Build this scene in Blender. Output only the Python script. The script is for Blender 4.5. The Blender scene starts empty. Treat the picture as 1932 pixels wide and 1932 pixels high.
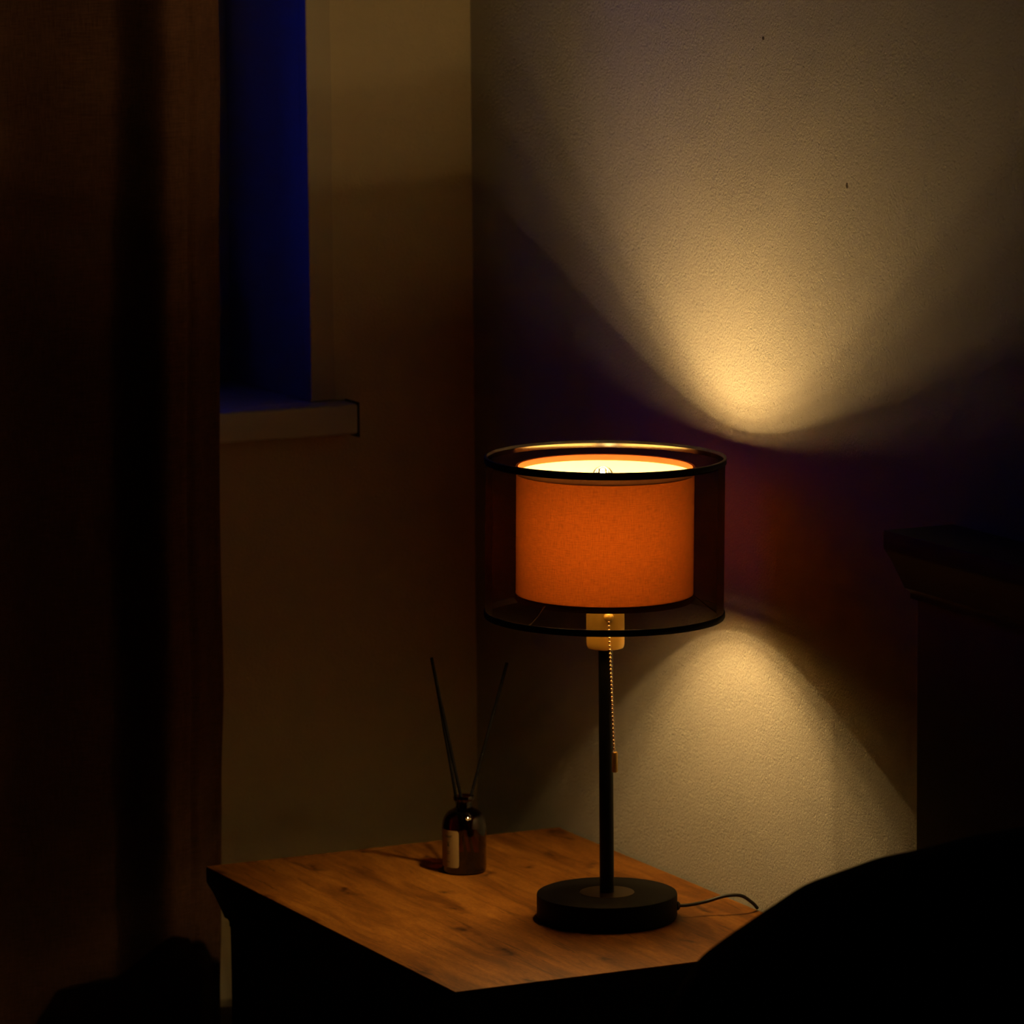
import bpy, bmesh, math, random
from mathutils import Vector, Matrix, noise
random.seed(4)
S = bpy.context.scene
C = S.collection
T = 0.55                      # height of the nightstand top above the floor

# ------------------------------------------------------------------ camera
cam = bpy.data.cameras.new('camera'); camo = bpy.data.objects.new('camera', cam); C.objects.link(camo)
pitch, roll, yaw = math.radians(8.49684), math.radians(-0.48382), math.radians(25.8771)
fwd = Vector((math.sin(yaw)*math.cos(pitch), math.cos(yaw)*math.cos(pitch), -math.sin(pitch)))
rt = Vector((math.cos(yaw), -math.sin(yaw), 0)); up = rt.cross(fwd)
r2 = rt*math.cos(roll) + up*math.sin(roll); u2 = -rt*math.sin(roll) + up*math.cos(roll)
M = Matrix((r2, u2, -fwd)).transposed().to_4x4()
M.translation = Vector((-2.49071, -5.23439, 1.20251 + T))
camo.matrix_world = M
cam.sensor_width = 36; cam.lens = 36*9382.78/1932
cam.clip_start = .05; cam.clip_end = 50
cam.dof.use_dof = True; cam.dof.focus_distance = 5.12; cam.dof.aperture_fstop = 8
S.camera = camo

# ------------------------------------------------------------------ world (blue dusk), exposure
W = bpy.data.worlds.new('dusk'); S.world = W; W.use_nodes = True
bg = W.node_tree.nodes['Background']; bg.inputs[0].default_value = (.012, .04, 1, 1); bg.inputs[1].default_value = 2.4
S.view_settings.view_transform = 'Standard'; S.view_settings.look = 'None'
S.view_settings.gamma = 1; S.view_settings.use_curve_mapping = False
S.view_settings.exposure = 0.0
FILAMENT = 2900.0
LIGHT = (1.0, .66, .255)

# ------------------------------------------------------------------ helpers
def srgb(r, g, b):
    f = lambda c: (c/255/12.92) if c/255 <= .04045 else ((c/255+.055)/1.055)**2.4
    return (f(r), f(g), f(b), 1)
def mat(name, col=(.5, .5, .5, 1), rough=.6, metal=0, spec=.5):
    m = bpy.data.materials.new(name); m.use_nodes = True
    b = m.node_tree.nodes['Principled BSDF']
    b.inputs['Base Color'].default_value = col if len(col) == 4 else (*col, 1)
    b.inputs['Roughness'].default_value = rough; b.inputs['Metallic'].default_value = metal
    b.inputs['Specular IOR Level'].default_value = spec
    return m
class N:
    def __init__(s, m): s.t = m.node_tree; s.n = s.t.nodes; s.b = s.n.get('Principled BSDF'); s.o = s.n.get('Material Output')
    def new(s, k, **kw):
        x = s.n.new(k)
        for a, v in kw.items(): setattr(x, a, v)
        return x
    def link(s, a, b): s.t.links.new(a, b)
    def coord(s, scale=(1, 1, 1), rot=(0, 0, 0)):
        c = s.new('ShaderNodeTexCoord'); mp = s.new('ShaderNodeMapping')
        mp.inputs['Scale'].default_value = scale; mp.inputs['Rotation'].default_value = rot
        s.link(c.outputs['Object'], mp.inputs[0]); return mp.outputs[0]
    def noise(s, vec, scale, detail=4, rough=.5, dist=0):
        x = s.new('ShaderNodeTexNoise'); s.link(vec, x.inputs['Vector'])
        x.inputs['Scale'].default_value = scale; x.inputs['Detail'].default_value = detail
        x.inputs['Roughness'].default_value = rough; x.inputs['Distortion'].default_value = dist
        return x.outputs['Fac']
    def ramp(s, fac, stops):
        x = s.new('ShaderNodeValToRGB'); s.link(fac, x.inputs[0]); e = x.color_ramp.elements
        while len(e) < len(stops): e.new(.5)
        for el, (p, c) in zip(e, stops): el.position = p; el.color = c if len(c) == 4 else (*c, 1)
        return x.outputs[0]
    def math(s, op, a, b=None, clamp=False):
        x = s.new('ShaderNodeMath', operation=op, use_clamp=clamp)
        for i, v in enumerate((a, b)):
            if v is None: continue
            if isinstance(v, (int, float)): x.inputs[i].default_value = v
            else: s.link(v, x.inputs[i])
        return x.outputs[0]
    def mix(s, fac, a, b, mode='MIX'):
        x = s.new('ShaderNodeMix', data_type='RGBA', blend_type=mode)
        for i, v in ((0, fac), (6, a), (7, b)):
            if isinstance(v, (int, float)): x.inputs[i].default_value = v
            elif isinstance(v, tuple): x.inputs[i].default_value = v
            else: s.link(v, x.inputs[i])
        return x.outputs[2]
    def bump(s, h, strength, dist):
        x = s.new('ShaderNodeBump'); x.inputs['Strength'].default_value = strength; x.inputs['Distance'].default_value = dist
        s.link(h, x.inputs['Height']); s.link(x.outputs[0], s.b.inputs['Normal']); return x.outputs[0]

def obj(name, bm, m, parent=None, smooth=True, angle=35):
    me = bpy.data.meshes.new(name)
    bmesh.ops.recalc_face_normals(bm, faces=bm.faces)
    bm.to_mesh(me); bm.free()
    for x in (m if isinstance(m, (list, tuple)) else [m]): me.materials.append(x)
    if smooth:
        for p in me.polygons: p.use_smooth = True
        me.set_sharp_from_angle(angle=math.radians(angle))
    o = bpy.data.objects.new(name, me); C.objects.link(o)
    if parent is not None: o.parent = parent
    return o
def thing(name, label, cat, loc=(0, 0, 0), group=None):
    o = bpy.data.objects.new(name, None); C.objects.link(o); o.location = loc; o.empty_display_size = .05
    return tag(o, label, cat, group)
def tag(o, label, cat, group=None):
    o['label'] = label; o['category'] = cat
    if group: o['group'] = group
    return o
def struct(name, bm, m, **k):
    o = obj(name, bm, m, **k); o['kind'] = 'structure'; return o
def box(bm, x0, x1, y0, y1, z0, z1, bevel=0, seg=2):
    g = bmesh.ops.create_cube(bm, size=1)
    for v in g['verts']:
        v.co = Vector(((x0+x1)/2+v.co.x*(x1-x0), (y0+y1)/2+v.co.y*(y1-y0), (z0+z1)/2+v.co.z*(z1-z0)))
    if bevel:
        es = list({e for v in g['verts'] for e in v.link_edges})
        bmesh.ops.bevel(bm, geom=es, offset=bevel, segments=seg, affect='EDGES', profile=.5)
def lathe(bm, prof, n=96, c=(0, 0, 0), close=False):
    """revolve (r, z) points about z; r = 0 gives a pole"""
    rings = []
    for r, z in prof:
        if r < 1e-7: rings.append([bm.verts.new((c[0], c[1], c[2]+z))])
        else: rings.append([bm.verts.new((c[0]+r*math.cos(2*math.pi*k/n), c[1]+r*math.sin(2*math.pi*k/n), c[2]+z)) for k in range(n)])
    pairs = list(zip(rings, rings[1:]))
    if close: pairs.append((rings[-1], rings[0]))
    fs = []
    for a, b in pairs:
        for k in range(n):
            k2 = (k+1) % n
            if len(a) == 1 and len(b) == 1: continue
            if len(a) == 1: f = bm.faces.new((a[0], b[k2], b[k]))
            elif len(b) == 1: f = bm.faces.new((a[k], a[k2], b[0]))
            else: f = bm.faces.new((a[k], a[k2], b[k2], b[k]))
            fs.append(f)
    return fs
def tube(bm, pts, r, n=12, cap=True):
    pts = [Vector(p) for p in pts]; rings = []; ref = None
    for i, p in enumerate(pts):
        t = (pts[min(i+1, len(pts)-1)]-pts[max(i-1, 0)]).normalized()
        if ref is None: ref = Vector((0, 0, 1)) if abs(t.z) < .9 else Vector((1, 0, 0))
        a = t.cross(ref).normalized(); b = t.cross(a).normalized(); ref = b.cross(t) if False else ref
        rr = r[i] if isinstance(r, (list, tuple)) else r
        rings.append([bm.verts.new(p+a*rr*math.cos(2*math.pi*k/n)+b*rr*math.sin(2*math.pi*k/n)) for k in range(n)])
    for A, B in zip(rings, rings[1:]):
        for k in range(n): bm.faces.new((A[k], A[(k+1) % n], B[(k+1) % n], B[k]))
    if cap:
        bm.faces.new(rings[0]); bm.faces.new(list(reversed(rings[-1])))
def spline(pts, n=12):
    pts = [Vector(p) for p in pts]; P = [2*pts[0]-pts[1]]+pts+[2*pts[-1]-pts[-2]]; out = []
    for i in range(1, len(P)-2):
        for k in range(n):
            t = k/n; a, b, c, d = P[i-1:i+3]
            out.append(.5*((2*b)+(-a+c)*t+(2*a-5*b+4*c-d)*t*t+(-a+3*b-3*c+d)*t**3))
    return out+[pts[-1]]

# ------------------------------------------------------------------ materials
def plaster(name, amp, scale, marks=(), tone=((.41, .385, .33, 1), (.35, .325, .275, 1))):
    m = mat(name, (.68, .655, .60, 1), .85, spec=.25); n = N(m); v = n.coord()
    a = n.noise(v, scale, 6, .68, 0)
    vo = n.new('ShaderNodeTexVoronoi', feature='F1'); n.link(v, vo.inputs['Vector']); vo.inputs['Scale'].default_value = scale*.42
    b = n.noise(v, scale*.23, 3, .6)
    grain = vo.outputs['Distance']
    h = n.math('ADD', n.math('MULTIPLY', a, 1.5), n.math('MULTIPLY', n.math('MINIMUM', grain, .30), 1.3))
    h = n.math('ADD', h, n.math('MULTIPLY', b, .5))
    n.bump(h, 1.0, amp)
    col = n.mix(n.math('MULTIPLY', b, .35), tone[0], tone[1])
    if marks:
        c = n.new('ShaderNodeTexCoord'); mk = None
        for (x, y, z, ry, rz) in marks:
            sub = n.new('ShaderNodeVectorMath', operation='SUBTRACT'); n.link(c.outputs['Object'], sub.inputs[0]); sub.inputs[1].default_value = (x, y, z)
            dv = n.new('ShaderNodeVectorMath', operation='MULTIPLY'); n.link(sub.outputs[0], dv.inputs[0]); dv.inputs[1].default_value = (0, 1/ry, 1/rz)
            ln = n.new('ShaderNodeVectorMath', operation='LENGTH'); n.link(dv.outputs[0], ln.inputs[0])
            f = n.math('LESS_THAN', ln.outputs['Value'], 1.0); mk = f if mk is None else n.math('MAXIMUM', mk, f)
        col = n.mix(mk, col, (.05, .035, .02, 1))
    n.link(col, n.b.inputs['Base Color']); return m
m_wallr = plaster('coarse_plaster', .0021, 330, marks=((0, -.7049, .9249+T, .0026, .0019), (0, -.8796, .7846+T, .0024, .0030)))
m_wallw = plaster('fine_plaster', .0008, 300, tone=((.46, .385, .265, 1), (.40, .33, .225, 1)))
m_smooth = mat('smooth_plaster', (.37, .315, .24, 1), .8, spec=.25)
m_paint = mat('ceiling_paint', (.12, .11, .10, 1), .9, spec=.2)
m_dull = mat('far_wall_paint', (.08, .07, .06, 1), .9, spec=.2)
m_floor = mat('floor_boards', (.16, .10, .06, 1), .5)
n = N(m_floor); v = n.coord((1, 8, 1)); n.link(n.ramp(n.noise(v, 4, 6), [(.3, (.10, .06, .035)), (.7, (.20, .125, .075))]), n.b.inputs['Base Color'])
m_sill = mat('white_sill', (.36, .34, .30, 1), .45)
m_frame = mat('window_frame_plastic', (.30, .30, .30, 1), .5)
m_gap = mat('dark_sealant', (.05, .04, .03, 1), .9)
m_skirt = mat('skirting_paint', (.6, .58, .53, 1), .5)

def glass_mat(name, tint, gloss, rough=.02, extra=None):
    m = bpy.data.materials.new(name); m.use_nodes = True; n = N(m); n.n.remove(n.b)
    tr = n.new('ShaderNodeBsdfTransparent'); tr.inputs[0].default_value = tint
    gl = n.new('ShaderNodeBsdfGlossy'); gl.inputs['Roughness'].default_value = rough
    fr = n.new('ShaderNodeFresnel'); fr.inputs[0].default_value = 1.5
    mx = n.new('ShaderNodeMixShader'); n.link(n.math('MULTIPLY', fr.outputs[0], gloss, True), mx.inputs[0])
    n.link(tr.outputs[0], mx.inputs[1]); n.link(gl.outputs[0], mx.inputs[2]); n.link(mx.outputs[0], n.o.inputs[0]); return m
m_pane = glass_mat('window_glass', (.95, .97, .98, 1), 1)
m_bulb = glass_mat('clear_bulb_glass', (.97, .96, .94, 1), 1, .03)
m_amber = glass_mat('amber_bottle_glass', (.42, .13, .035, 1), 1.8, .015)
m_oil = glass_mat('dark_fragrance_oil', (.10, .03, .01, 1), .3, .05)

def cloth(name, diff, trans, fac, weave=0, stren=0):
    """woven shade cloth: part reflects, part lets light through"""
    m = bpy.data.materials.new(name); m.use_nodes = True; n = N(m); n.n.remove(n.b)
    d = n.new('ShaderNodeBsdfDiffuse'); t = n.new('ShaderNodeBsdfTranslucent'); mx = n.new('ShaderNodeMixShader')
    d.inputs[0].default_value = diff; t.inputs[0].default_value = trans; 
    g = n.new('ShaderNodeNewGeometry'); dt = n.new('ShaderNodeVectorMath', operation='DOT_PRODUCT')
    n.link(g.outputs['Normal'], dt.inputs[0]); n.link(g.outputs['Incoming'], dt.inputs[1])
    n.link(n.math('MULTIPLY', n.math('POWER', n.math('ABSOLUTE', dt.outputs['Value']), .6), fac*1.1), mx.inputs[0])   # less light gets through the weave aslant
    if weave:
        c = n.new('ShaderNodeTexCoord'); sp = n.new('ShaderNodeSeparateXYZ'); n.link(c.outputs['Object'], sp.inputs[0])
        ang = n.math('ARCTAN2', sp.outputs[1], sp.outputs[0])
        cb = n.new('ShaderNodeCombineXYZ'); n.link(n.math('MULTIPLY', ang, .0925), cb.inputs[0]); n.link(sp.outputs[2], cb.inputs[2])
        def st(sx, sz, sc):
            mp = n.new('ShaderNodeMapping'); mp.inputs['Scale'].default_value = (sx, 1, sz); n.link(cb.outputs[0], mp.inputs[0]); return n.noise(mp.outputs[0], sc, 3, .6)
        a = st(1, .12, weave); b = st(.12, 1, weave); f = n.math('MULTIPLY', n.math('ADD', a, b), .5)
        k = n.ramp(f, [(.36, (1-stren,)*3), (.64, (1+stren*.6,)*3)])
        n.link(n.mix(1.0, trans, k, 'MULTIPLY'), t.inputs[0])
    n.link(d.outputs[0], mx.inputs[1]); n.link(t.outputs[0], mx.inputs[2]); n.link(mx.outputs[0], n.o.inputs[0]); return m
m_shade_in = cloth('cream_shade_lining', (.42, .335, .19, 1), (.80, .62, .40, 1), .30)
m_shade_out = cloth('rust_shade_cotton', (.14, .045, .015, 1), (.60, .155, .024, 1), .47, 900, .38)
m_hem = cloth('rust_shade_hem', (.16, .035, .010, 1), (.55, .32, .18, 1), .30)
m_hem_low = cloth('dark_shade_hem', (.10, .03, .015, 1), (.10, .02, .01, 1), .2)
def sheer():
    m = bpy.data.materials.new('black_organza'); m.use_nodes = True; n = N(m); n.n.remove(n.b)
    tr = n.new('ShaderNodeBsdfTransparent'); d = n.new('ShaderNodeBsdfDiffuse'); t = n.new('ShaderNodeBsdfTranslucent')
    d.inputs[0].default_value = (.03, .026, .022, 1); t.inputs[0].default_value = (.025, .02, .016, 1)
    m1 = n.new('ShaderNodeMixShader'); m1.inputs[0].default_value = .5; n.link(d.outputs[0], m1.inputs[1]); n.link(t.outputs[0], m1.inputs[2])
    m2 = n.new('ShaderNodeMixShader'); g = n.new('ShaderNodeNewGeometry'); dt = n.new('ShaderNodeVectorMath', operation='DOT_PRODUCT')
    n.link(g.outputs['Normal'], dt.inputs[0]); n.link(g.outputs['Incoming'], dt.inputs[1])
    ca = n.math('MAXIMUM', n.math('ABSOLUTE', dt.outputs['Value']), .08)      # threads close up when seen aslant
    n.link(n.math('SUBTRACT', 1.0, n.math('POWER', .40, n.math('DIVIDE', 1.0, ca))), m2.inputs[0]); n.link(tr.outputs[0], m2.inputs[1]); n.link(m1.outputs[0], m2.inputs[2])
    n.link(m2.outputs[0], n.o.inputs[0]); return m
m_sheer = sheer()
m_blackband = mat('black_trim_tape', (.012, .010, .009, 1), .7, spec=.2)
m_black = mat('matt_black_metal', (.004, .0034, .003, 1), .6, spec=.1)
m_blackpole = mat('black_pole_paint', (.006, .0055, .005, 1), .35, spec=.15)
m_brass = mat('satin_brass', (.58, .36, .08, 1), .38, .55)
n = N(m_brass); v = n.coord((60, 60, 1)); n.link(n.math('ADD', n.math('MULTIPLY', n.noise(v, 30, 3), .2), .28), n.b.inputs['Roughness'])
m_chain = mat('copper_bead_chain', (.95, .66, .46, 1), .14, 1)
m_plate = mat('bronze_foot_plate', (.16, .10, .05, 1), .35, 1)
m_wire = mat('shade_wire', (.35, .27, .20, 1), .3, 1)
m_cord = mat('black_cord_rubber', (.012, .011, .010, 1), .5)
m_fil = bpy.data.materials.new('glowing_filament'); m_fil.use_nodes = True
n = N(m_fil); n.n.remove(n.b); e = n.new('ShaderNodeEmission'); e.inputs[0].default_value = (*LIGHT, 1); e.inputs[1].default_value = FILAMENT; n.link(e.outputs[0], n.o.inputs[0])

def wood_top():
    m = mat('honey_oak_board', (.4, .2, .06, 1), .55, spec=.15); n = N(m)
    v = n.coord((9, 1.1, 9)); v2 = n.coord((3.2, .8, 3.2)); v1 = n.coord()
    g = n.noise(v, 7, 8, .62, .8); big = n.noise(v2, 3.5, 4, .6, 1.2)
    base = n.ramp(g, [(.30, (.100, .034, .004)), (.5, (.185, .068, .008)), (.70, (.26, .108, .015))])
    tone = n.ramp(big, [(.3, (.62, .56, .52)), (.62, (1.06, 1.03, 1))])
    base = n.mix(1.0, base, tone, 'MULTIPLY')
    sp = n.ramp(n.noise(n.coord((3, 1, 3)), 120, 4, .7), [(.3, (.72, .68, .66)), (.6, (1.05, 1.05, 1.05))])
    base = n.mix(1.0, base, sp, 'MULTIPLY')
    # knots: sparse dark eyes stretched along the grain
    kc = n.coord((7.5, 3.4, 1)); kd = n.new('ShaderNodeVectorMath', operation='ADD')
    nz = n.new('ShaderNodeTexNoise'); n.link(v1, nz.inputs['Vector']); nz.inputs['Scale'].default_value = 26; nz.inputs['Detail'].default_value = 4
    sc = n.new('ShaderNodeVectorMath', operation='SCALE'); n.link(nz.outputs['Color'], sc.inputs[0]); sc.inputs['Scale'].default_value = .42
    n.link(kc, kd.inputs[0]); n.link(sc.outputs[0], kd.inputs[1])
    vo = n.new('ShaderNodeTexVoronoi', voronoi_dimensions='2D'); n.link(kd.outputs[0], vo.inputs['Vector']); vo.inputs['Scale'].default_value = 1.9; vo.inputs['Randomness'].default_value = 1
    kn = n.ramp(vo.outputs['Distance'], [(.02, (.20, .15, .14)), (.07, (.62, .56, .53)), (.17, (1, 1, 1))])
    base = n.mix(1.0, base, kn, 'MULTIPLY')
    # fine cracks along the grain
    cv = n.coord((40, 2.4, 1)); cr = n.noise(cv, 2.2, 5, .7, .6)
    cm = n.ramp(cr, [(.36, (.36, .28, .25)), (.385, (1, 1, 1))])
    base = n.mix(.8, base, n.mix(1.0, base, cm, 'MULTIPLY'))
    n.link(base, n.b.inputs['Base Color']); n.bump(g, .15, .0006); return m
m_top = wood_top()
m_body = mat('dark_stained_wood', (.010, .007, .005, 1), .6, spec=.2)
n = N(m_body); v = n.coord((14, 14, 1.2)); n.link(n.ramp(n.noise(v, 5, 6), [(.3, (.006, .004, .003)), (.7, (.014, .010, .007))]), n.b.inputs['Base Color'])
m_head = mat('walnut_stain', (.05, .03, .018, 1), .55, spec=.3)
n = N(m_head); v = n.coord((12, 1.2, 12)); n.link(n.ramp(n.noise(v, 6, 6), [(.3, (.020, .011, .006)), (.7, (.038, .022, .012))]), n.b.inputs['Base Color'])
m_duvet = mat('charcoal_bedding', (.006, .0055, .006, 1), .95, spec=.05)
n = N(m_duvet); n.bump(n.noise(n.coord(), 900, 2), .3, .0005)
m_mattress = mat('grey_mattress', (.03, .03, .03, 1), .9, spec=.1)
def curtain_mat():
    m = mat('brown_linen', (.12, .055, .03, 1), .9, spec=.1); n = N(m)
    a = n.noise(n.coord((1, 1, .04)), 1500, 2); b = n.noise(n.coord((.04, .04, 1)), 1500, 2)
    w = n.math('ADD', a, b)
    n.link(n.ramp(n.math('MULTIPLY', w, .5), [(.35, (.050, .022, .013)), (.65, (.105, .052, .032))]), n.b.inputs['Base Color'])
    n.bump(w, .5, .0008); return m
m_curtain = curtain_mat()
m_paper = mat('cream_label_paper', (.26, .165, .065, 1), .7)
m_ink = mat('label_ink', (.03, .02, .015, 1), .8)
m_reed = mat('black_reed', (.003, .0025, .002, 1), .8, spec=.1)
m_steel = mat('rail_steel', (.3, .3, .3, 1), .4, 1)

# ------------------------------------------------------------------ the room
RX0, RY0, RH = -4.6, -6.6, 2.6
JX, WX0, SZ, WZ1, TH = -.2075, -1.50, T+.4805, 2.15, .36
bm = bmesh.new()
box(bm, JX, .25, 0, TH, -.1, RH+.1); box(bm, RX0-.2, WX0, 0, TH, -.1, RH+.1)
box(bm, WX0, JX, 0, TH, -.1, SZ-.036); box(bm, WX0, JX, 0, TH, WZ1, RH+.1)
struct('wall_back', bm, m_wallw, smooth=False)
bm = bmesh.new(); box(bm, 0, .25, RY0-.2, 0, -.1, RH+.1); struct('wall_right', bm, m_wallr, smooth=False)
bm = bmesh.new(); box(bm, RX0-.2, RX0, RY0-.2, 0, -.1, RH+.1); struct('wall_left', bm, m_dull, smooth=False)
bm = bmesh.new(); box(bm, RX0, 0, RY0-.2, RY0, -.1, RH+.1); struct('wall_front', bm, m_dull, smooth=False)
bm = bmesh.new(); box(bm, RX0, 0, RY0, 0, -.1, 0); struct('floor', bm, m_floor, smooth=False)
bm = bmesh.new(); box(bm, RX0, 0, RY0, 0, RH, RH+.1); struct('ceiling', bm, m_paint, smooth=False)
bm = bmesh.new(); box(bm, RX0, 0, -.014, 0, 0, .08, .003); struct('baseboard_back', bm, m_skirt)
bm = bmesh.new(); box(bm, -.014, 0, RY0, -.014, 0, .08, .003); struct('baseboard_right', bm, m_skirt)
# smooth strip of plaster round the window corner, and the reveal lining
bm = bmesh.new(); box(bm, JX-.0015, JX+.029, -.0016, .02, SZ+.0005, WZ1+.03, .0008, 1); struct('trim_1', bm, m_smooth)
bm = bmesh.new(); box(bm, JX-.0015, JX, .02, .24, SZ+.0005, WZ1); struct('trim_2', bm, m_smooth, smooth=False)
# window: frame, pane, sill
win = bpy.data.objects.new('window_1', None); C.objects.link(win); win['kind'] = 'structure'
fw = .13
bm = bmesh.new(); z0, z1, a, b = SZ, WZ1, WX0, JX
box(bm, a, a+fw, .235, .31, z0, z1, .004); box(bm, b-fw, b, .235, .31, z0, z1, .004)
box(bm, a+fw, b-fw, .235, .31, z0, z0+fw, .004); box(bm, a+fw, b-fw, .235, .31, z1-fw, z1, .004)
obj('window_frame', bm, m_frame, win)
bm = bmesh.new(); box(bm, a+fw, b-fw, .270, .276, z0+fw, z1-fw); obj('pane', bm, m_pane, win, smooth=False)
bm = bmesh.new(); box(bm, b-.05, b-.03, .19, .235, T+.57, T+.60, .003); box(bm, b-.048, b-.034, .19, .203, T+.52, T+.60, .003); obj('handle', bm, m_frame, win)
bm = bmesh.new(); box(bm, WX0, JX, .0, .25, SZ-.036, SZ, 0); box(bm, WX0-.04, -.1655, -.038, 0, SZ-.036, SZ, .004, 3); obj('window_sill', bm, m_sill, win)
bm = bmesh.new(); box(bm, -.1662, -.1640, -.0385, 0, SZ-.0395, SZ+.0012, .0006, 1); obj('sill_end_cap', bm, m_gap, win)

# ------------------------------------------------------------------ curtain
cr_ = thing('curtain', 'brown linen curtain hanging full height left of the window sill', 'curtain', (-.9, -.067, .02))
def interp(xs, x):
    for (a, fa), (b, fb) in zip(xs, xs[1:]):
        if a <= x <= b:
            t = (x-a)/(b-a); t = t*t*(3-2*t); return fa+(fb-fa)*t
    return xs[-1][1] if x > xs[-1][0] else xs[0][1]
EDGE = [(.02, -.3635), (.355, -.3631), (.46, -.3600), (.60, -.3570), (.73, -.3520), (.906, -.3530), (1.2, -.3485), (1.443, -.3438), (1.52, -.3450), (2.5, -.3480)]
# fold profile: distance left of the free edge -> forward (-y) offset
FOLD = [(0, 0), (.006, -.004), (.045, -.034), (.052, -.033), (.060, -.040), (.078, -.044), (.130, .008), (.240, .020), (.340, -.030), (.370, -.034), (.40, .012), (.42, .018), (.46, -.042), (.50, -.046), (.57, .014), (.62, .018), (.69, -.04), (.73, -.04), (.80, .014), (.86, .014), (.95, -.03), (1.1, .01), (1.2, 0)]
bm = bmesh.new(); nu, nv = 240, 70; G = []
for j in range(nv+1):
    z = .02+(2.43)*j/nv; row = []
    for i in range(nu+1):
        s = 1.2*(i/nu)**1.25
        x = interp(EDGE, z)-s+.002*math.sin(z*5+s*9)*min(1, s*20)
        y = -.067+interp(FOLD, s)*(1+.10*math.sin(z*2.1+s*7))+.003*noise.noise(Vector((s*9, 0, z*1.6)))*min(1, s*30)
        row.append(bm.verts.new((x+.9, y+.067, z-.02)))
    G.append(row)
for j in range(nv):
    for i in range(nu): bm.faces.new((G[j][i], G[j][i+1], G[j+1][i+1], G[j+1][i]))
cl = obj('cloth_panel', bm, m_curtain, cr_)
so = cl.modifiers.new('thickness', 'SOLIDIFY'); so.thickness = .0014; so.offset = 0
rl = thing('curtain_rail', 'steel curtain rail fixed under the ceiling above the window', 'curtain rail', (-.95, -.085, RH))
bm = bmesh.new(); box(bm, -.75, .65, -.012, .012, -.10, -.08, .004); obj('rail', bm, m_steel, rl)
for x in (-.7, 0, .6):
    bm = bmesh.new(); box(bm, x-.01, x+.01, -.008, .008, -.08, 0); obj('bracket', bm, m_steel, rl, smooth=False)

# ------------------------------------------------------------------ crown moulding solids
def crown(bm, x0, x1, y0, y1, zt, prof, ins):
    """rings of (inset, dz); ins = sides that are inset (x0,x1,y0,y1) flags"""
    rings = []
    for d, dz in prof:
        a, b, c, e = [d*f for f in ins]
        rings.append([bm.verts.new(p) for p in ((x0+a, y0+c, zt+dz), (x1-b, y0+c, zt+dz), (x1-b, y1-e, zt+dz), (x0+a, y1-e, zt+dz))])
    for A, B in zip(rings, rings[1:]):
        for k in range(4): bm.faces.new((A[k], A[(k+1) % 4], B[(k+1) % 4], B[k]))
    bm.faces.new(rings[0]); bm.faces.new(list(reversed(rings[-1])))
CROWN = [(.0005, -.0016), (0, -.0025), (0, -.0175), (.0015, -.021), (.005, -.028), (.0108, -.044), (.0140, -.053), (.0148, -.056), (.0178, -.058), (.019, -.061), (.019, -.066)]

# ------------------------------------------------------------------ nightstand
NX0, NX1, NY0, NY1 = -.4408, -.003, -.8693, -.2229
ns = thing('nightstand', 'dark nightstand with honey oak top in the room corner, under the lamp', 'nightstand', ((NX0+NX1)/2, (NY0+NY1)/2, 0))
def loc(o): o.matrix_parent_inverse = Matrix.Translation(-o.parent.location); return o
bm = bmesh.new(); crown(bm, NX0, NX1, NY0, NY1, T, CROWN, (1, 0, 1, 1)); loc(obj('crown_moulding', bm, m_body, ns))
bm = bmesh.new(); box(bm, NX0, NX1, NY0, NY1-.006, T-.0024, T, .0005, 1); loc(obj('wooden_top', bm, m_top, ns))
bm = bmesh.new(); box(bm, NX0, NX1, NY1-.006, NY1, T-.0024, T+.0006, .0006, 2); loc(obj('edge_strip', bm, m_top, ns))
bx0, bx1, by0, by1 = NX0+.0195, NX1-.004, NY0+.0195, NY1-.0195
for (x, y) in ((bx0, by0), (bx1-.03, by0), (bx0, by1-.03), (bx1-.03, by1-.03)):
    bm = bmesh.new(); box(bm, x, x+.03, y, y+.03, 0, T-.066, .0015); loc(obj('leg', bm, m_body, ns))
pz0, pz1 = .10, T-.066
bm = bmesh.new(); box(bm, bx0+.006, bx0+.020, by0+.03, by1-.03, pz0, pz1, .001); loc(obj('front_panel', bm, m_body, ns))
bm = bmesh.new(); box(bm, bx0+.03, bx1-.03, by0+.006, by0+.020, pz0, pz1, .001); loc(obj('side_panel', bm, m_body, ns))
bm = bmesh.new(); box(bm, bx0+.03, bx1-.03, by1-.020, by1-.006, pz0, pz1, .001); loc(obj('side_panel', bm, m_body, ns))
bm = bmesh.new(); box(bm, bx1-.020, bx1-.006, by0+.03, by1-.03, pz0, pz1, .001); loc(obj('back_panel', bm, m_body, ns))

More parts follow.
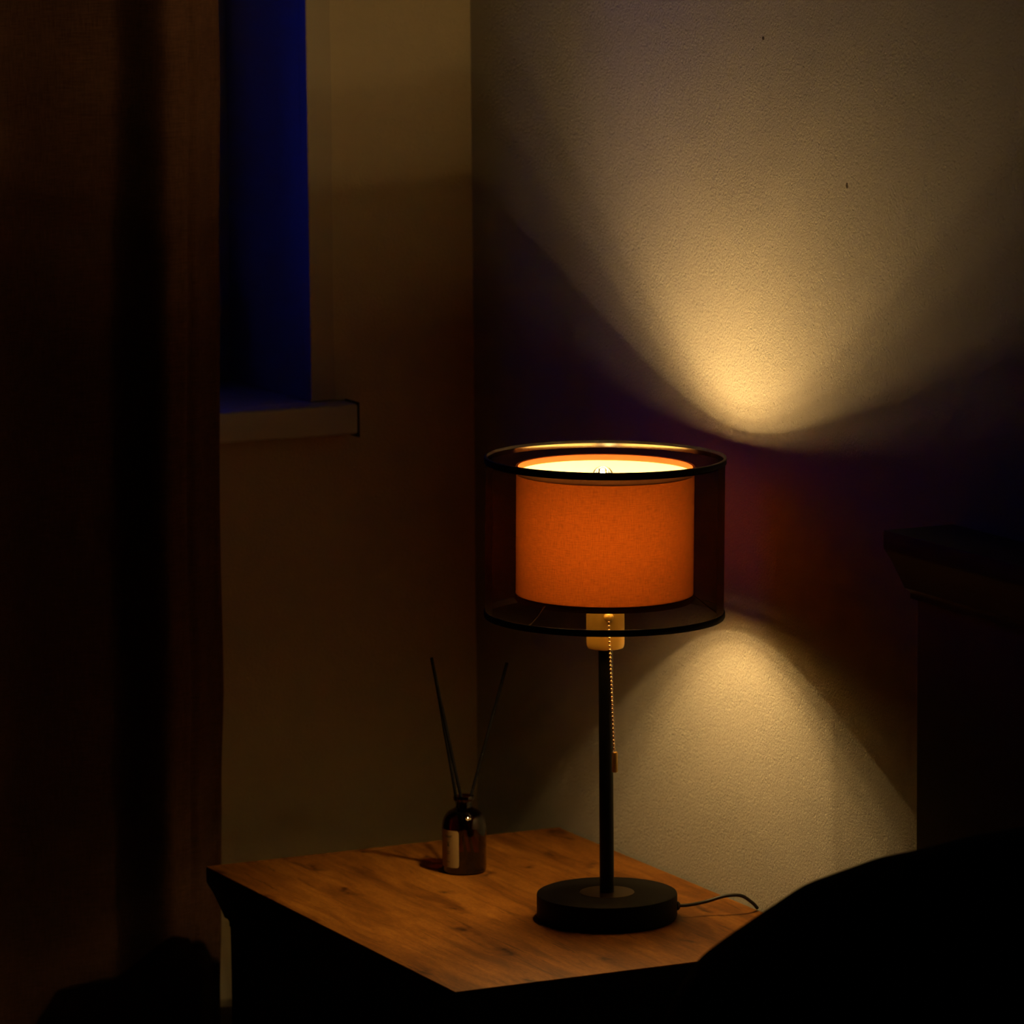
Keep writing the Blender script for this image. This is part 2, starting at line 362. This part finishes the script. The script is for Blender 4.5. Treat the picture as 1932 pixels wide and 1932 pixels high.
# ------------------------------------------------------------------ lamp
LX, LY = -.1612, -.6541
lamp = thing('table_lamp', 'lit table lamp with rust shade inside a sheer black drum', 'lamp', (LX, LY, T+.0002))
bm = bmesh.new(); lathe(bm, [(0, 0), (.0715, 0), (.0735, .0012), (.0743, .0035), (.0743, .0255), (.0738, .0272), (.0722, .028), (0.0292, .028), (.0292, .0274), (0, .0274)], 128); obj('base', bm, m_black, lamp)
bm = bmesh.new(); lathe(bm, [(0, .0275), (.0285, .0275), (.0290, .0279), (.0287, .0284), (0, .0284)], 96); obj('foot_plate', bm, m_plate, lamp)
bm = bmesh.new(); lathe(bm, [(.0076, .0284), (.0076, .292), (0, .292)], 48); lathe(bm, [(0, .0284), (.0076, .0284)], 48); obj('pole', bm, m_blackpole, lamp)
bm = bmesh.new(); lathe(bm, [(0, .2895), (.016, .2895), (.0188, .2905), (.0198, .2935), (.0200, .297), (.0200, .3345), (.0188, .336), (.0150, .336), (.0140, .334), (0, .334)], 72); sock = obj('socket', bm, m_brass, lamp)
FZ0, FZ1, FDX, FDY = .396, .448, .003, .0100     # filament span and the bulb's slight lean
# bulb: screw cap, clear envelope, glowing filament
bm = bmesh.new(); pr = [(0, .334), (.012, .334)]
for k in range(6): pr += [(.0132, .337+k*.0036), (.0120, .3388+k*.0036)]
pr += [(.0135, .360), (.0135, .3615), (0, .3615)]
lathe(bm, pr, 48); bulb_cap = obj('bulb_cap', bm, m_steel, lamp)
bm = bmesh.new(); env = [(.0133, .3612), (.0145, .367), (.0178, .377), (.0225, .389), (.0262, .400)]
for k in range(0, 15):
    a = math.radians(-20+k*85/14); env.append((.0290*math.cos(a), .4215+.0290*math.sin(a)))
env += [(.0108, .4498), (.0094, .4520), (.0074, .4540), (.0045, .4553), (0, .4558)]
env = [(r, z+(z-.3612)*.265) for r, z in env]
lathe(bm, env, 64)
for v_ in bm.verts:
    k = min(1, max(0, (v_.co.z-.3612)/.03)); v_.co.x += FDX*k; v_.co.y += FDY*k
bulb = obj('bulb', bm, m_bulb, lamp)
bm = bmesh.new()
tube(bm, [(FDX+.0062*math.cos(a), FDY+.0062*math.sin(a), FZ0+(FZ1-FZ0)*a/(2*math.pi*3)) for a in [2*math.pi*3*k/72 for k in range(73)]], .0011, 8)
fil = obj('filament', bm, m_fil, bulb)
bm = bmesh.new(); tube(bm, [(0, 0, .3615), (FDX, FDY, .388)], .002, 8); 
tube(bm, [(FDX, FDY, .387), (FDX+.0062, FDY, FZ0-.0005)], .0006, 6)
obj('filament_mount', bm, m_steel, bulb)
# inner shade: closed thin shell, cream lining inside, rust cotton outside
RI, IZ0, IZ1 = .0925, .3425, .4820
bm = bmesh.new(); n_ = 160
ins = lathe(bm, [(RI-.0006, IZ0+.002+(IZ1-IZ0-.008)*k/12) for k in range(13)], n_)
for f in ins: f.material_index = 0
outs = lathe(bm, [(RI+.0006, IZ0+.002+(IZ1-IZ0-.008)*k/12) for k in range(13)], n_)
for f in outs: f.material_index = 1
ish = obj('inner_shade', bm, [m_shade_in, m_shade_out], lamp)
bm = bmesh.new(); lathe(bm, [(RI-.0014, IZ1-.0062), (RI-.0018, IZ1-.003), (RI-.0014, IZ1), (RI+.0008, IZ1+.0006), (RI+.0016, IZ1-.0006), (RI+.0016, IZ1-.0068), (RI+.0008, IZ1-.0074), (RI-.0008, IZ1-.0062)], n_, close=True); h = obj('shade_hem', bm, m_hem, ish); h['label'] = 'rust upper hem of the inner shade'
bm = bmesh.new(); lathe(bm, [(RI-.0012, IZ0+.006), (RI-.0016, IZ0+.002), (RI-.001, IZ0), (RI+.0010, IZ0-.0006), (RI+.0018, IZ0+.001), (RI+.0015, IZ0+.0055), (RI+.0008, IZ0+.006)], n_, close=True); h = obj('shade_hem', bm, m_hem_low, ish); h['label'] = 'dark red lower hem of the inner shade'
# outer sheer drum, leaning a hair
RO, OZ0, OZ1 = .125, .3240, .4922
tilt = Matrix.Translation((0, 0, .41)) @ Matrix.Rotation(math.radians(-.75), 4, 'X') @ Matrix.Rotation(math.radians(.35), 4, 'Y') @ Matrix.Translation((0, 0, -.41))
tilt = Matrix.Translation((0, 0, .41)) @ Matrix.Rotation(math.radians(.7), 4, Vector((-.436, -.9, 0))) @ Matrix.Translation((0, 0, -.41))
tilt.invert()
bm = bmesh.new(); lathe(bm, [(RO, OZ0+.001+(OZ1-OZ0-.002)*k/12) for k in range(13)], n_); osh = obj('outer_shade', bm, m_sheer, lamp); 
def band(z0, z1, t=.0010): 
    bm = bmesh.new(); lathe(bm, [(RO-t, z0), (RO+t*.6, z0), (RO+t, z0+.0012), (RO+t, z1-.0012), (RO+t*.6, z1), (RO-t*.6, z1), (RO-t, z1-.0012)], n_, close=True); return bm

m_tape = mat('glossy_inner_tape', (.42, .40, .34, 1), .12, 1)
bm = bmesh.new(); t_ = .0014
lathe(bm, [(RO+.0003, OZ1-.0062), (RO+t_, OZ1-.0056), (RO+t_, OZ1), (RO+.0006, OZ1+.0006), (RO-.0010, OZ1+.0006), (RO-.0013, OZ1), (RO-.0013, OZ1-.0024), (RO-.0006, OZ1-.0026), (RO+.0003, OZ1-.0026)], n_, close=True)
b1 = obj('rim_band', bm, m_blackband, osh)
bm = bmesh.new(); lathe(bm, [(RO-.0002, OZ1-.0072), (RO-.0008, OZ1-.0072), (RO-.0008, OZ1-.0026), (RO-.0002, OZ1-.0026)], n_, close=True); tp = obj('rim_tape', bm, m_tape, osh); tp['label'] = 'glossy tape lining the inside of the top rim'; b2 = obj('rim_band', band(OZ0-.0006, OZ0+.0062, .0014), m_blackband, osh)
for o in (osh,): o.matrix_local = tilt
ish.matrix_local = tilt
# wire carrier: ring under the inner shade, spokes to the socket and arms out to the drum
bm = bmesh.new()
def ring(r, z, w=.0009): tube(bm, [(r*math.cos(a*math.pi/32), r*math.sin(a*math.pi/32), z) for a in range(65)], w, 6, False)
ring(RI-.0012, .3475); ring(.0205, .3355, .0012)
for k in range(3):
    a = math.radians(70+120*k); c, s = math.cos(a), math.sin(a)
    tube(bm, [(.0200*c, .0200*s, .3352), (.05*c, .05*s, .3400), (.0918*c, .0918*s, .3472)], .0010, 6)
for k in range(3):
    a = math.radians(-158+120*k); c, s = math.cos(a), math.sin(a)
    tube(bm, spline([(.0918*c, .0918*s, .3470), (.098*c, .098*s, .3450), (.108*c, .108*s, .3370), (.1235*c, .1235*s, .3275)], 5), .0009, 6)
obj('shade_carrier', bm, m_wire, lamp)
# switch knob, chain and pull
vd = Vector((-.405, -.914, 0)).normalized(); side = Vector((vd.y*-1, vd.x, 0)) * -1
side = Vector((.9, -.436, 0))
kp = vd*.0235+side*.0022+Vector((0, 0, .3262))
bm = bmesh.new(); bmesh.ops.create_uvsphere(bm, u_segments=24, v_segments=16, radius=.0052, matrix=Matrix.Translation(kp)); tube(bm, [vd*.0185+side*.0022+Vector((0, 0, .3262)), kp], .0035, 16); obj('switch_knob', bm, m_brass, lamp)
p0 = kp+vd*.0035+Vector((0, 0, -.0045)); p1 = vd*.0275+side*.0068+Vector((0, 0, .1835))
bm = bmesh.new(); nb = int((p0-p1).length/.00418)
for k in range(nb+1):
    p = p0.lerp(p1, k/nb); bmesh.ops.create_uvsphere(bm, u_segments=12, v_segments=8, radius=.00150, matrix=Matrix.Translation(p))
tube(bm, [p0, p1], .0003, 6); obj('pull_chain', bm, m_chain, lamp)
bm = bmesh.new(); lathe(bm, [(0, 0), (.0024, 0), (.0030, -.0006), (.0031, -.002), (.0031, -.0205), (.0027, -.0216), (0, -.0218)], 24, c=(p1.x+.0009, p1.y, p1.z+.0006)); obj('chain_pull', bm, m_brass, lamp)
# cord, leaves the base and arches to the wall
side2 = Vector((.9, -.436, 0)); q0 = Vector((0, 0, .0125))+side2*.0743
bm = bmesh.new(); tube(bm, [q0-side2*.002, q0+side2*.0012, q0+side2*.0030], [.0048, .0048, .0030], 20); obj('cord_bushing', bm, m_cord, lamp)
def w(x, y, z): return Vector((x-LX, y-LY, z))
pts = [q0, q0+Vector((.010, -.0035, .0008)), w(-.058, -.692, .0175), w(-.038, -.697, .0195), w(-.020, -.701, .0155), w(-.0065, -.7035, .004), w(-.0035, -.7040, -.0005)]
pts = [q0, q0+Vector((.011, -.005, .0006)), w(-.0640, -.6935, .0150), w(-.0450, -.7010, .0205), w(-.0270, -.7030, .0195), w(-.0120, -.7000, .0100), w(-.0036, -.6970, .0022)]
bm = bmesh.new(); tube(bm, spline(pts, 10), .0019, 12); obj('cord', bm, m_cord, lamp)

# ------------------------------------------------------------------ reed diffuser bottle
BX, BY = -.1975, -.3790
bot = thing('diffuser_bottle', 'small amber glass diffuser bottle with a cream label', 'bottle', (BX, BY, T+.0002))
RB = .0246
def bprof(t):
    R = RB-t
    p = [(0, t), (R-.004, t), (R-.0012, t+.0012), (R, t+.004), (R, .050)]
    for k in range(1, 13):
        a = math.radians(k*78/12); p.append((R-(RB-.0094)*(1-math.cos(a))*1.0-.0, .050+.0205*math.sin(a)))
    p += [(.0092-t, .0725), (.0086-t, .0760), (.0086-t, .0795)]
    return p
bm = bmesh.new(); pr = bprof(0)+[(.0112, .0800), (.0116, .0812), (.0116, .0840), (.0110, .0852), (.0072, .0852), (.0068, .084)]
lathe(bm, pr, 72); obj('bottle_body', bm, m_amber, bot)
bm = bmesh.new(); lathe(bm, [(0, .0012), (RB-.0045, .0012), (RB-.0012, .0040), (RB-.0012, .0165), (RB-.0020, .0168), (0, .0164)], 64); obj('fragrance_oil', bm, m_oil, bot)
# label: curved paper patch facing the front left, with its print
LA, LW, LZ0, LZ1 = math.radians(-115-40), math.radians(52), .0085, .0500
def lab(bm, a0, a1, z0, z1, r, rad=0, n=16):
    if rad == 0:
        A = [[bm.verts.new((r*math.cos(a0+(a1-a0)*i/n), r*math.sin(a0+(a1-a0)*i/n), z)) for i in range(n+1)] for z in (z0, z1)]
        for i in range(n): bm.faces.new((A[0][i], A[0][i+1], A[1][i+1], A[1][i]))
        return
    wid = (a1-a0)*r; cols = []
    for i in range(n*2+1):
        u = wid*i/(n*2); e = min(u, wid-u); k = rad-math.sqrt(max(0, rad*rad-(rad-min(e, rad))**2))
        a = a0+u/r; cols.append([bm.verts.new((r*math.cos(a), r*math.sin(a), zz)) for zz in (z0+k, (z0+z1)/2, z1-k)])
    for A, B in zip(cols, cols[1:]):
        for j in range(2): bm.faces.new((A[j], B[j], B[j+1], A[j+1]))
bm = bmesh.new(); lab(bm, LA-LW/2*1.35, LA+LW/2*1.0, LZ0, LZ1, RB+.0003, .0028); lb = obj('paper_label', bm, m_paper, bot)
# print: letters built as small strokes wrapped on the bottle
def strokes(bm, segs, a_c, z_c, sc, wd=.00035, r=RB+.0006):
    for (x0, y0, x1, y1) in segs:
        d = Vector((x1-x0, y1-y0)); L = d.length or 1; nx, ny = -d.y/L*wd, d.x/L*wd
        vs = []
        for (x, y) in ((x0*sc+nx, y0*sc+ny), (x1*sc+nx, y1*sc+ny), (x1*sc-nx, y1*sc-ny), (x0*sc-nx, y0*sc-ny)):
            a = a_c+x/r; vs.append(bm.verts.new((r*math.cos(a), r*math.sin(a), z_c+y)))
        bm.faces.new(vs)
GL = {'S': [(1, 2, 0, 2), (0, 2, 0, 1), (0, 1, 1, 1), (1, 1, 1, 0), (1, 0, 0, 0)], 'A': [(0, 0, .5, 2), (.5, 2, 1, 0), (.2, .8, .8, .8)],
      'N': [(0, 0, 0, 2), (0, 2, 1, 0), (1, 0, 1, 2)], 'P': [(0, 0, 0, 2), (0, 2, 1, 2), (1, 2, 1, 1), (1, 1, 0, 1)]}
bm = bmesh.new(); ac = LA-LW*.09
for i, ch in enumerate('SANAP'):
    strokes(bm, [(a+i*1.55-3.6, b, c+i*1.55-3.6, d) for a, b, c, d in GL[ch]], ac, .0418, .00135, .00022)
strokes(bm, [(-.8, 4, -.7, 3.1), (-.7, 3.1, .1, 2.2), (.7, 4, .6, 2.6), (.6, 2.6, -.5, 1.5), (-.6, 2, -.7, .2), (-.1, 1.7, .1, .7), (.5, 1.9, .8, 0), (-.7, .4, -.2, 1.0)], ac, .0315, .00145, .00042)
for z, w_ in ((.0262, 3.2), (.0240, 3.6), (.0148, 3.6)): 
    x = -w_/2
    while x < w_/2:
        l = random.uniform(.25, .5); strokes(bm, [(x, 0, x+l, 0)], ac, z, .00125, .00042); x += l+.12
obj('label_print', bm, m_ink, lb, smooth=False)
BO = Vector((BX, BY, T))
def reed(label, top, bottom):
    t = Vector(top); b = Vector(bottom); bm = bmesh.new(); d = t-b
    tube(bm, [Vector((0, 0, 0)), d*.5, d], .0018, 10); o = obj('diffuser_reed', bm, m_reed); o.location = b
    return tag(o, label, 'reed', 'reeds standing in the amber bottle')
reed('black diffuser reed leaning left out of the amber bottle', (-.2385, -.3870, T+.2440), (BX+.0130, BY-.002, T+.0035))
reed('black diffuser reed leaning right out of the amber bottle', (-.1450, -.3830, T+.2300), (BX-.0140, BY+.004, T+.0035))
reed('black diffuser reed close behind the left-leaning one in the amber bottle', (-.2302, -.3771, T+.2257), (BX+.0085, BY+.009, T+.0035))

# ------------------------------------------------------------------ bed: headboard, mattress, bedding
HX0, HY1, HZ = -.080, -1.092, T+.4677
bed = thing('bed', 'dark wooden bed with a moulded headboard against the right wall', 'bed', (-1.1, -1.9, 0))
bm = bmesh.new(); crown(bm, HX0, -.002, -2.75, HY1, HZ, [(.0005, 0)]+CROWN[1:], (1, 0, 1, 1)); loc(obj('headboard_moulding', bm, m_head, bed))
bm = bmesh.new(); box(bm, HX0+.0235, -.004, -2.72, HY1-.024, .0, HZ-.062, .002); loc(obj('headboard', bm, m_body, bed))
bm = bmesh.new(); box(bm, -2.1, HX0+.01, -1.17, -1.14, .15, .36, .003); loc(obj('side_rail', bm, m_body, bed))
bm = bmesh.new(); box(bm, -2.1, HX0+.01, -2.70, -2.67, .15, .36, .003); loc(obj('side_rail', bm, m_body, bed))
bm = bmesh.new(); box(bm, -2.14, -2.1, -2.72, -1.12, .0, .42, .004); loc(obj('footboard', bm, m_body, bed))
mt = thing('mattress', 'grey mattress lying in the dark bed frame', 'mattress', (-1.08, -1.92, .2))
bm = bmesh.new(); box(bm, -2.09, HX0+.02, -2.665, -1.175, .22, .43, .04, 4); o = obj('mattress_body', bm, m_mattress, mt); loc(o)

# rumpled dark duvet heaped near the headboard; its crest runs across the bed
A = Vector((-.62, -1.40)); sd = Vector((.8998, -.4363)); td = Vector((.4363, .8998))
CREST = [(-0.0007999999999999952, -0.12), (0.0692, -0.08), (0.1192, 0.1079), (0.1309, 0.1327), (0.1473, 0.1637), (0.1753, 0.1849), (0.208, 0.2075), (0.2452, 0.2329), (0.2824, 0.2459), (0.3102, 0.2561), (0.3437, 0.2624), (0.3947, 0.2758), (0.4364, 0.2825), (0.5564, 0.3025)]
def crest(s):
    f = lambda x: next((fa+(fb-fa)*(x-a)/(b-a) for (a, fa), (b, fb) in zip(CREST, CREST[1:]) if a <= x <= b), CREST[0][1] if x < CREST[0][0] else CREST[-1][1])
    return (f(s-.010)+2*f(s)+f(s+.010))/4
bm = bmesh.new(); NS, NT = 140, 80; G = []
zb = .432
for i in range(NS+1):
    s = -.16+.70*i/NS; row = []
    zc = T+crest(s)
    for j in range(NT+1):
        t = -1; u = j/NT*2-1
        back = .26; front = .62
        q = u*back if u > 0 else u*front
        prof = math.exp(-((q/(back*.52))**2)) if u > 0 else math.exp(-((-q/(front*.45))**1.8))
        z = zb+(max(zc, zb+.002)-zb)*prof
        wr = .010*noise.noise(Vector((s*6, q*7, 3.1)))*(1-prof)*math.sin(prof*math.pi)*2
        p = A+sd*s+td*q
        if p.x > HX0-.004: p.x = HX0-.004
        row.append(bm.verts.new((p.x, p.y, max(z+wr, zb)-zb)))
    G.append(row)
for i in range(NS):
    for j in range(NT): bm.faces.new((G[i][j], G[i][j+1], G[i+1][j+1], G[i+1][j]))
# bottom skin closes the heap so that it has a real thickness
bd = [e for e in bm.edges if e.is_boundary]
r = bmesh.ops.extrude_edge_only(bm, edges=bd)
for v_ in [g for g in r['geom'] if isinstance(g, bmesh.types.BMVert)]: v_.co.z = -.001
bmesh.ops.contextual_create(bm, geom=[e for e in bm.edges if e.is_boundary])
dv = obj('duvet', bm, m_duvet, angle=80); dv.location = (0, 0, zb)
tag(dv, 'black rumpled duvet heaped on the bed in the foreground', 'duvet')
